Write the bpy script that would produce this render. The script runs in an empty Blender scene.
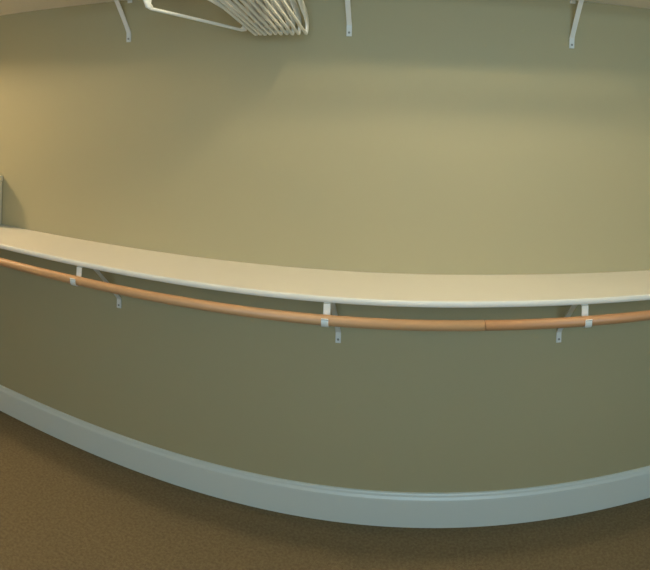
import bpy, bmesh, math
from mathutils import Vector, Matrix

C = bpy.context.scene.collection
PI = math.pi
EYE = 1.590            # camera height above the carpet
WALL = 2.20            # back wall plane (y)
LEFT, RIGHT, FRONT = -3.45, 1.72, -1.05
CEIL = 2.62

# ------------------------------------------------------------------ materials
def mat(name, col, rough=0.5, spec=0.5, bump=None, vary=None, metallic=0.0):
    m = bpy.data.materials.new(name); m.use_nodes = True
    nt = m.node_tree; n = nt.nodes; l = nt.links
    b = n['Principled BSDF']
    b.inputs['Base Color'].default_value = (*col, 1)
    b.inputs['Roughness'].default_value = rough
    b.inputs['Specular IOR Level'].default_value = spec
    b.inputs['Metallic'].default_value = metallic
    tc = n.new('ShaderNodeTexCoord')
    if vary:
        scale, amt, col2 = vary
        t = n.new('ShaderNodeTexNoise'); t.inputs['Scale'].default_value = scale
        t.inputs['Detail'].default_value = 4
        l.new(tc.outputs['Object'], t.inputs['Vector'])
        r = n.new('ShaderNodeMapRange'); r.inputs[1].default_value = .35; r.inputs[2].default_value = .65
        r.inputs[3].default_value = 0; r.inputs[4].default_value = amt
        l.new(t.outputs['Fac'], r.inputs[0])
        x = n.new('ShaderNodeMix'); x.data_type = 'RGBA'
        x.inputs[6].default_value = (*col, 1); x.inputs[7].default_value = (*col2, 1)
        l.new(r.outputs[0], x.inputs[0]); l.new(x.outputs[2], b.inputs['Base Color'])
    if bump:
        scale, strength, dist = bump
        t = n.new('ShaderNodeTexNoise'); t.inputs['Scale'].default_value = scale
        t.inputs['Detail'].default_value = 3
        l.new(tc.outputs['Object'], t.inputs['Vector'])
        p = n.new('ShaderNodeBump'); p.inputs['Strength'].default_value = strength
        p.inputs['Distance'].default_value = dist
        l.new(t.outputs['Fac'], p.inputs['Height']); l.new(p.outputs[0], b.inputs['Normal'])
    return m

def wood(name, c1, c2):
    m = bpy.data.materials.new(name); m.use_nodes = True
    nt = m.node_tree; n = nt.nodes; l = nt.links
    b = n['Principled BSDF']; b.inputs['Roughness'].default_value = .42
    tc = n.new('ShaderNodeTexCoord'); mp = n.new('ShaderNodeMapping')
    mp.inputs['Scale'].default_value = (2.2, 60, 60)
    t = n.new('ShaderNodeTexNoise'); t.inputs['Scale'].default_value = 1.6; t.inputs['Detail'].default_value = 6
    l.new(tc.outputs['Object'], mp.inputs['Vector']); l.new(mp.outputs[0], t.inputs['Vector'])
    x = n.new('ShaderNodeMix'); x.data_type = 'RGBA'
    x.inputs[6].default_value = (*c1, 1); x.inputs[7].default_value = (*c2, 1)
    l.new(t.outputs['Fac'], x.inputs[0]); l.new(x.outputs[2], b.inputs['Base Color'])
    return m

M_wall = mat('olive_wall_paint', (.435, .382, .232), .6, .3, bump=(220, .06, .002), vary=(1.3, .5, (.425, .374, .228)))
M_ceil = mat('ceiling_paint', (.72, .70, .64), .8, .2)
M_trim = mat('trim_gloss_paint', (.67, .70, .67), .35, .5)
M_shelf = mat('white_shelf_paint', (.80, .755, .68), .4, .45, vary=(6, .5, (.78, .73, .655)))
M_metal = mat('white_enamel_steel', (.78, .77, .74), .35, .5)
M_screw = mat('screw_steel', (.30, .29, .27), .4, .5, metallic=.5)
M_plastic = mat('white_hanger_plastic', (.80, .78, .72), .35, .5)
M_box = mat('cream_card', (.66, .60, .46), .7, .3)
M_carpet = mat('brown_carpet', (.236, .186, .108), .95, .05, bump=(260, .8, .008), vary=(95, 1.0, (.172, .13, .077)))
M_rodL = wood('honey_oak', (.60, .34, .17), (.49, .26, .125))
M_rodR = wood('amber_oak', (.52, .275, .13), (.40, .195, .088))

# ------------------------------------------------------------------ mesh helpers
def obj(name, bm, m, parent=None, smooth=False):
    me = bpy.data.meshes.new(name)
    bmesh.ops.recalc_face_normals(bm, faces=bm.faces[:])
    bm.to_mesh(me); bm.free()
    me.materials.append(m)
    if smooth:
        for p in me.polygons: p.use_smooth = True
    o = bpy.data.objects.new(name, me); C.objects.link(o)
    if parent: o.parent = parent
    return o

def box(bm, x0, x1, y0, y1, z0, z1, bevel=0.0, seg=2):
    t = bmesh.new()
    bmesh.ops.create_cube(t, size=1)
    for v in t.verts:
        v.co = Vector((x0 + (v.co.x+.5)*(x1-x0), y0 + (v.co.y+.5)*(y1-y0), z0 + (v.co.z+.5)*(z1-z0)))
    if bevel:
        bmesh.ops.bevel(t, geom=t.edges[:], offset=bevel, segments=seg, affect='EDGES', profile=.6)
    merge(bm, t)

def merge(bm, t):
    vm = {}
    for v in t.verts: vm[v] = bm.verts.new(v.co)
    for f in t.faces:
        try: bm.faces.new([vm[v] for v in f.verts])
        except ValueError: pass
    t.free()

def tube(bm, pts, rad, n=12, flat=None, side=None):
    """round (or flattened) tube through pts; rad a number or list; flat scales the second axis"""
    pts = [Vector(p) for p in pts]
    rings = []
    up = Vector(side) if side else None
    for i, p in enumerate(pts):
        d = (pts[min(i+1, len(pts)-1)] - pts[max(i-1, 0)]).normalized()
        if up is None:
            up = d.orthogonal().normalized()
        a = (up - d*up.dot(d)).normalized(); b = d.cross(a)
        if side is None: up = a
        r = rad[i] if isinstance(rad, (list, tuple)) else rad
        fl = flat[i] if isinstance(flat, (list, tuple)) else (flat if flat else r)
        rings.append([bm.verts.new(p + a*fl*math.cos(t) + b*r*math.sin(t))
                      for t in (2*PI*k/n for k in range(n))])
    for q, w in zip(rings, rings[1:]):
        for k in range(n):
            bm.faces.new((q[k], q[(k+1) % n], w[(k+1) % n], w[k]))
    bm.faces.new(rings[0][::-1]); bm.faces.new(rings[-1])

def smooth_path(pts, it=3):
    pts = [Vector(p) for p in pts]
    for _ in range(it):
        o = [pts[0]]
        for a, b in zip(pts, pts[1:]):
            o += [a.lerp(b, .25), a.lerp(b, .75)]
        o.append(pts[-1]); pts = o
    return pts

def strap(bm, pts, w, t, axis=Vector((1, 0, 0))):
    """flat strap: pts in the YZ plane, width w along X, thickness t"""
    pts = [Vector(p) for p in pts]; rings = []
    for i, p in enumerate(pts):
        d = (pts[min(i+1, len(pts)-1)] - pts[max(i-1, 0)]).normalized()
        nrm = d.cross(axis).normalized()
        wi = w[i] if isinstance(w, (list, tuple)) else w
        rings.append([bm.verts.new(p + axis*sx*wi/2 + nrm*sn*t/2) for sx, sn in ((-1,-1),(1,-1),(1,1),(-1,1))])
    for q, r in zip(rings, rings[1:]):
        for k in range(4):
            bm.faces.new((q[k], q[(k+1) % 4], r[(k+1) % 4], r[k]))
    bm.faces.new(rings[0][::-1]); bm.faces.new(rings[-1])

def empty(name, loc):
    o = bpy.data.objects.new(name, None); C.objects.link(o)
    o.empty_display_size = .05; o.location = loc
    return o

def tag(o, label=None, cat=None, group=None, kind=None):
    for k, v in (('label', label), ('category', cat), ('group', group), ('kind', kind)):
        if v: o[k] = v
    return o

def struct(name, bm, m, label=None, cat=None):
    return tag(obj(name, bm, m), label, cat, kind='structure')

# ------------------------------------------------------------------ room shell
T = .12
b = bmesh.new(); box(b, LEFT-T, RIGHT+T, FRONT-T, WALL+T, -.1, 0)
struct('floor', b, M_carpet, 'dark brown carpet floor', 'floor')
b = bmesh.new(); box(b, LEFT-T, RIGHT+T, FRONT-T, WALL+T, CEIL, CEIL+.1)
struct('ceiling', b, M_ceil, 'off-white closet ceiling', 'ceiling')
b = bmesh.new(); box(b, LEFT-T, RIGHT+T, WALL, WALL+T, 0, CEIL)
struct('wall_back', b, M_wall, 'olive tan painted wall behind the shelf and rod', 'wall')
b = bmesh.new(); box(b, LEFT-T, LEFT, FRONT-T, WALL, 0, CEIL)
struct('wall_left', b, M_wall, 'olive tan side wall on the left', 'wall')
b = bmesh.new(); box(b, RIGHT, RIGHT+T, FRONT-T, WALL, 0, CEIL)
struct('wall_right', b, M_wall, 'olive tan side wall on the right', 'wall')
# front wall (behind the camera) with a window opening
WX0, WX1, WZ0, WZ1 = -.35, .85, .95, 2.25
b = bmesh.new()
box(b, LEFT, WX0, FRONT-T, FRONT, 0, CEIL); box(b, WX1, RIGHT, FRONT-T, FRONT, 0, CEIL)
box(b, WX0, WX1, FRONT-T, FRONT, 0, WZ0); box(b, WX0, WX1, FRONT-T, FRONT, WZ1, CEIL)
struct('wall_front', b, M_wall, 'olive tan wall behind the camera with a window opening', 'wall')
b = bmesh.new()
for x0, x1, z0, z1 in ((WX0, WX0+.05, WZ0, WZ1), (WX1-.05, WX1, WZ0, WZ1), (WX0+.05, WX1-.05, WZ0, WZ0+.05), (WX0+.05, WX1-.05, WZ1-.05, WZ1)):
    box(b, x0, x1, FRONT-T+.01, FRONT-.01, z0, z1, .004)
struct('window_1', b, M_trim, 'white window frame behind the camera', 'window')

# baseboards: moulded profile extruded along the wall
def baseboard(name, p0, p1, inward, label):
    prof = [(0, 0), (.015, 0), (.015, .1), (.0145, .108), (.0115, .1135), (.0095, .117), (.0085, .124), (.006, .1285), (0, .130)]
    b = bmesh.new(); rings = []
    inward = Vector(inward)
    for p in (Vector(p0), Vector(p1)):
        rings.append([b.verts.new(p + inward*d + Vector((0, 0, z))) for d, z in prof])
    n = len(prof)
    for k in range(n):
        b.faces.new((rings[0][k], rings[0][(k+1) % n], rings[1][(k+1) % n], rings[1][k]))
    b.faces.new(rings[0]); b.faces.new(rings[1][::-1])
    struct(name, b, M_trim, label, 'baseboard')
baseboard('baseboard_back', (LEFT, WALL, 0), (RIGHT, WALL, 0), (0, -1, 0), 'white painted baseboard along the foot of the olive wall')
baseboard('baseboard_left', (LEFT, FRONT, 0), (LEFT, WALL-.0155, 0), (1, 0, 0), 'white baseboard of the left side wall')
baseboard('baseboard_right', (RIGHT, FRONT, 0), (RIGHT, WALL-.0155, 0), (-1, 0, 0), 'white baseboard of the right side wall')

# ------------------------------------------------------------------ shelves
SH_BOT, SH_TOP, SH_FR = EYE-.613, EYE-.591, 1.860        # lower shelf
UP_BOT, UP_TOP = EYE+.537, EYE+.556
def shelf(name, z0, z1, label, sag=0.0):
    # board with a rounded nosing in front
    t = z1-z0; r = t/2
    prof = [(WALL-.001, z0), (WALL-.001, z1)]
    prof += [(SH_FR+r*.5-r*.5*math.sin(a), z0+r+r*math.cos(a)) for a in (PI*k/10 for k in range(11))]
    b = bmesh.new()
    xs = [LEFT+.002] + [.1+.1*k for k in range(16)] + [RIGHT-.002]
    R = [[b.verts.new((x, y, z-sag*max(0, (min(x, 1.15)-.3)/.7)**1.35)) for y, z in prof] for x in xs]
    n = len(prof)
    for k in range(n):
        for p, q in zip(R, R[1:]):
            b.faces.new((p[k], p[(k+1) % n], q[(k+1) % n], q[k]))
    b.faces.new(R[0]); b.faces.new(R[-1][::-1])
    o = obj(name, b, M_shelf)
    return tag(o, label, 'shelf')
shelf('wall_shelf', SH_BOT, SH_TOP, 'long cream-white wall shelf crossing the photo above the wooden rods', .014)
shelf('wall_shelf', UP_BOT, UP_TOP, 'upper white shelf at top edge of photo, only its underside showing in the corners')

# ------------------------------------------------------------------ rods
ROD_Y, ROD_R = 1.838, .0178
ROD_Z = EYE-.664
UROD_Z = EYE+.508
def rod(x0, x1, z, r, m, label, group=None, drop=0.0):
    b = bmesh.new()
    e = .0025
    tube(b, [(x, ROD_Y, z-drop*(x-x0)) for x in (x0, x0+e, x1-e, x1)], [r-e, r, r, r-e], 24)
    o = obj('closet_rod', b, m, smooth=True)
    return tag(o, label, 'rod', group)
JX = .262
rod(LEFT+.003, JX-.0008, ROD_Z, ROD_R, M_rodL, 'long honey-coloured wooden rod under the shelf, ending right of the middle bracket')
rod(JX, RIGHT-.003, ROD_Z, ROD_R-.0006, M_rodR, 'darker reddish wooden rod held by the rightmost bracket under the shelf', drop=.0105)
rod(-1.45, RIGHT-.003, UROD_Z, ROD_R, M_rodL, 'wooden rod under the upper shelf from which the white hangers hang')

# ------------------------------------------------------------------ shelf-and-rod brackets
def bracket(x, zs, zr, foot, brace_top_y, label, group):
    """zs underside of the shelf, zr rod centre, foot z of lower end on the wall"""
    root = empty('shelf_bracket', (x, WALL, foot))
    inv = Vector((x, WALL, foot))
    def P(bm): 
        bmesh.ops.translate(bm, verts=bm.verts[:], vec=-inv); return bm
    th = .003
    w = .024
    # horizontal arm and wall leg, one bent strap
    b = bmesh.new()
    box(b, x-w/2, x+w/2, 1.868, WALL-.0005, zs-th-.0004, zs-.0004)
    obj('support_arm', P(b), M_metal, root)
    b = bmesh.new()
    box(b, x-w/2, x+w/2, WALL-th-.0006, WALL-.0006, zs-.014, zs-th-.0008, .0008, 1)
    obj('wall_plate', P(b), M_metal, root)
    # diagonal brace with flattened foot on the wall
    b = bmesh.new()
    fy = WALL-.004
    pts = smooth_path([(x, fy, foot), (x, fy, foot+.036), (x, fy-.004, foot+.05), (x, brace_top_y+.012, zs-.012), (x, brace_top_y-.004, zs-th-.002)], 2)
    ww = [.021 if i < len(pts)*.45 else .020 for i in range(len(pts))]
    strap(b, pts, ww, .0055)
    br = obj('diagonal_brace', P(b), M_metal, root)
    b = bmesh.new()
    tube(b, [(x, fy-.0028, foot+.014), (x, fy-.005, foot+.014), (x, fy-.0062, foot+.014)], [.0045, .0045, .002], 12)
    tag(obj('screw', P(b), M_screw, br), 'dark screw head')
    # rod hook: a drop behind the rod and a cradle beneath it
    b = bmesh.new()
    rr = ROD_R+.0022
    pts = [(x, 1.863, zs-th-.0008), (x, 1.863, zs-.025), (x, 1.862, zs-.036)]
    for k in range(0, 12):
        a = math.radians(-7.5 - k*17.5)
        pts.append((x, ROD_Y+rr*math.cos(a), zr+rr*math.sin(a)))
    pts.append((x, ROD_Y-rr-.004, zr+rr*.62))
    strap(b, pts, w, .003)
    obj('rod_hook', P(b), M_metal, root)
    return tag(root, label, 'bracket', group)

LB = 'brackets holding the lower shelf and rods'
bracket(-1.264, SH_BOT, ROD_Z, EYE-.876, 1.945, 'leftmost white bracket between shelf and rod, near the cream box', LB)
bracket(-.272, SH_BOT, ROD_Z, EYE-.879, 1.945, 'white bracket under the middle of the long shelf, left of the rod joint', LB)
bracket(.620, SH_BOT-.0057, ROD_Z-.0038, EYE-.876, 1.945, 'rightmost white bracket under the long shelf, right of the rod joint', LB)
UB = 'brackets holding the upper shelf'
bracket(-1.247, UP_BOT, UROD_Z, EYE+.345, 2.055, 'upper white bracket left of the hanger bundle, brace slanting up at top edge', UB)
bracket(-.262, UP_BOT, UROD_Z, EYE+.349, 2.055, 'upper white bracket just right of the hanger bundle', UB)
bracket(.642, UP_BOT, UROD_Z, EYE+.337, 2.055, 'upper white bracket farthest right, brace slanting up out of frame', UB)

# ------------------------------------------------------------------ hangers
def make_hanger():
    root = empty('coat_hanger', (0, 0, 0))      # origin: middle of the bottom bar; hanger lies in local YZ
    W = .226
    th = .0062
    half = [(W-.016, .003, .008), (W-.002, .009, .013), (W+.004, .026, .017), (W+.002, .044, .020), (W-.012, .059, .0225), (W-.04, .070, .0235),
            (W-.10, .079, .0225), (.05, .092, .018), (.016, .097, .017), (0, .098, .0165)]
    pts = [(0, y, z) for y, z, r in half] + [(0, -y, z) for y, z, r in half[-2::-1]]
    rad = [r for *_, r in half] + [r for *_, r in half[-2::-1]]
    b = bmesh.new()
    tube(b, pts, rad, 14, flat=th, side=(1, 0, 0))
    obj('shoulder', b, M_plastic, root, True)
    b = bmesh.new()
    tube(b, smooth_path([(0, W-.001, .010), (0, W-.006, .0015), (0, W-.022, 0), (0, -W+.022, 0), (0, -W+.006, .0015), (0, -W+.001, .010)], 2),
         .0058, 10, side=(1, 0, 0))
    obj('trouser_bar', b, M_plastic, root, True)
    # hook: neck up beside the rod, then round over it
    b = bmesh.new()
    zc = HZ; R = ROD_R+.0062
    pts = [(0, 0, .109), (0, 0, .121)]
    for k in range(0, 15):
        a = math.radians(-62 + k*18)
        pts.append((0, R*math.cos(a), zc+R*math.sin(a)))
    tube(b, pts, .0028, 8, side=(1, 0, 0))
    obj('hook', b, M_plastic, root, True)
    return root
BAR = EYE+.358
HZ = UROD_Z-BAR

def dup(root):
    r = root.copy(); C.objects.link(r)
    for ch in list(root.children):
        c = ch.copy(); C.objects.link(c); c.parent = r
    return r

# centre x on the rod, turn about the vertical (deg), pitch (deg, far end down)
spots = [(-.748, 28, 2.6), (-.612, 3, 7.0), (-.593, 2.6, 6.6), (-.573, 2.2, 7.1), (-.552, 1.8, 6.8), (-.530, 1.5, 6.4),
         (-.507, 1.2, 6.9), (-.484, 1, 6.6), (-.461, .8, 7.0), (-.436, .5, 6.7), (-.407, .3, 6.5)]
names = ['leftmost white plastic hanger, its long bar standing clear of the bundle',
         'second white plastic hanger from the left end of the bundle',
         'third white plastic hanger from the left end of the bundle',
         'fourth white plastic hanger from the left end of the bundle',
         'fifth white plastic hanger from the left, near the middle of the bundle',
         'sixth white plastic hanger, the middle one of the bundle of eleven',
         'fifth white plastic hanger from the right, just past the middle of the bundle',
         'fourth white plastic hanger from the right end of the bundle',
         'third white plastic hanger from the right end of the bundle',
         'second white plastic hanger from the right end of the bundle',
         'rightmost white plastic hanger, square to the wall beside the middle upper bracket']
h0 = make_hanger()
for i, (x, ang, tilt) in enumerate(spots):
    h = h0 if i == 0 else dup(h0)
    rot = Matrix.Rotation(math.radians(-ang), 4, 'Z') @ Matrix.Rotation(math.radians(-tilt), 4, 'X')
    # swings about the rod: keep the hook centre on the rod axis
    off = rot @ Vector((0, 0, HZ))
    h.matrix_world = Matrix.Translation(Vector((x, ROD_Y, UROD_Z-.0025)) - off) @ rot
    tag(h, names[i], 'hanger', 'white hangers bundled on the upper rod')

# ------------------------------------------------------------------ box at the far left of the shelf
bx = empty('storage_box', (-2.152, 2.145, SH_TOP))
b = bmesh.new(); box(b, -.155, .155, -.043, .048, .0005, .232, .006)
obj('box_body', b, M_box, bx)
b = bmesh.new(); box(b, -.158, .158, -.046, .051, .2325, .268, .008, 3)
obj('lid', b, M_box, bx)
tag(bx, 'cream box standing on the shelf against the wall, cut off by the left edge', 'box')

# ------------------------------------------------------------------ lights
def lamp(name, loc, power, col, size):
    d = bpy.data.lights.new(name, 'POINT'); d.energy = power; d.color = col; d.shadow_soft_size = size
    o = bpy.data.objects.new(name, d); C.objects.link(o); o.location = loc
    return o
WARM = (1.0, .80, .52)
lamp('ceiling_lamp', (.20, 1.45, EYE+.95), 28.5, (1.0, .86, .57), .065)
lamp('ceiling_lamp', (-3.15, 1.45, EYE+.95), 92, (1.0, .79, .50), .10)
d = bpy.data.lights.new('window_daylight', 'AREA'); d.shape = 'RECTANGLE'
d.size = WX1-WX0-.1; d.size_y = WZ1-WZ0-.1; d.energy = 41; d.color = (.52, .82, 1.0)
o = bpy.data.objects.new('window_daylight', d); C.objects.link(o)
o.location = ((WX0+WX1)/2, FRONT-.06, (WZ0+WZ1)/2); o.rotation_euler = (PI/2, 0, 0)

w = bpy.data.worlds.new('World'); bpy.context.scene.world = w; w.use_nodes = True
w.node_tree.nodes['Background'].inputs[0].default_value = (.6, .75, 1, 1)
w.node_tree.nodes['Background'].inputs[1].default_value = .6

# ------------------------------------------------------------------ camera (the photo is a swept phone panorama)
F, X0, Y0 = 552.845, 412.252, 125.312
cd = bpy.data.cameras.new('camera'); cd.type = 'PANO'; cd.panorama_type = 'CENTRAL_CYLINDRICAL'
cd.central_cylindrical_range_u_min = -X0/F; cd.central_cylindrical_range_u_max = (650-X0)/F
cd.central_cylindrical_range_v_min = -(570-Y0)/F; cd.central_cylindrical_range_v_max = Y0/F
cd.central_cylindrical_radius = 1.0
cd.clip_start = .01
cam = bpy.data.objects.new('camera', cd); C.objects.link(cam)
cam.matrix_world = Matrix.Translation((0, 0, EYE)) @ Matrix.Rotation(PI/2, 4, 'X') @ Matrix.Rotation(15.449/F, 4, 'Z')
sc = bpy.context.scene
sc.camera = cam
sc.view_settings.view_transform = 'Standard'; sc.view_settings.look = 'None'
sc.view_settings.gamma = 1; sc.view_settings.use_curve_mapping = False
sc.view_settings.exposure = 0.0
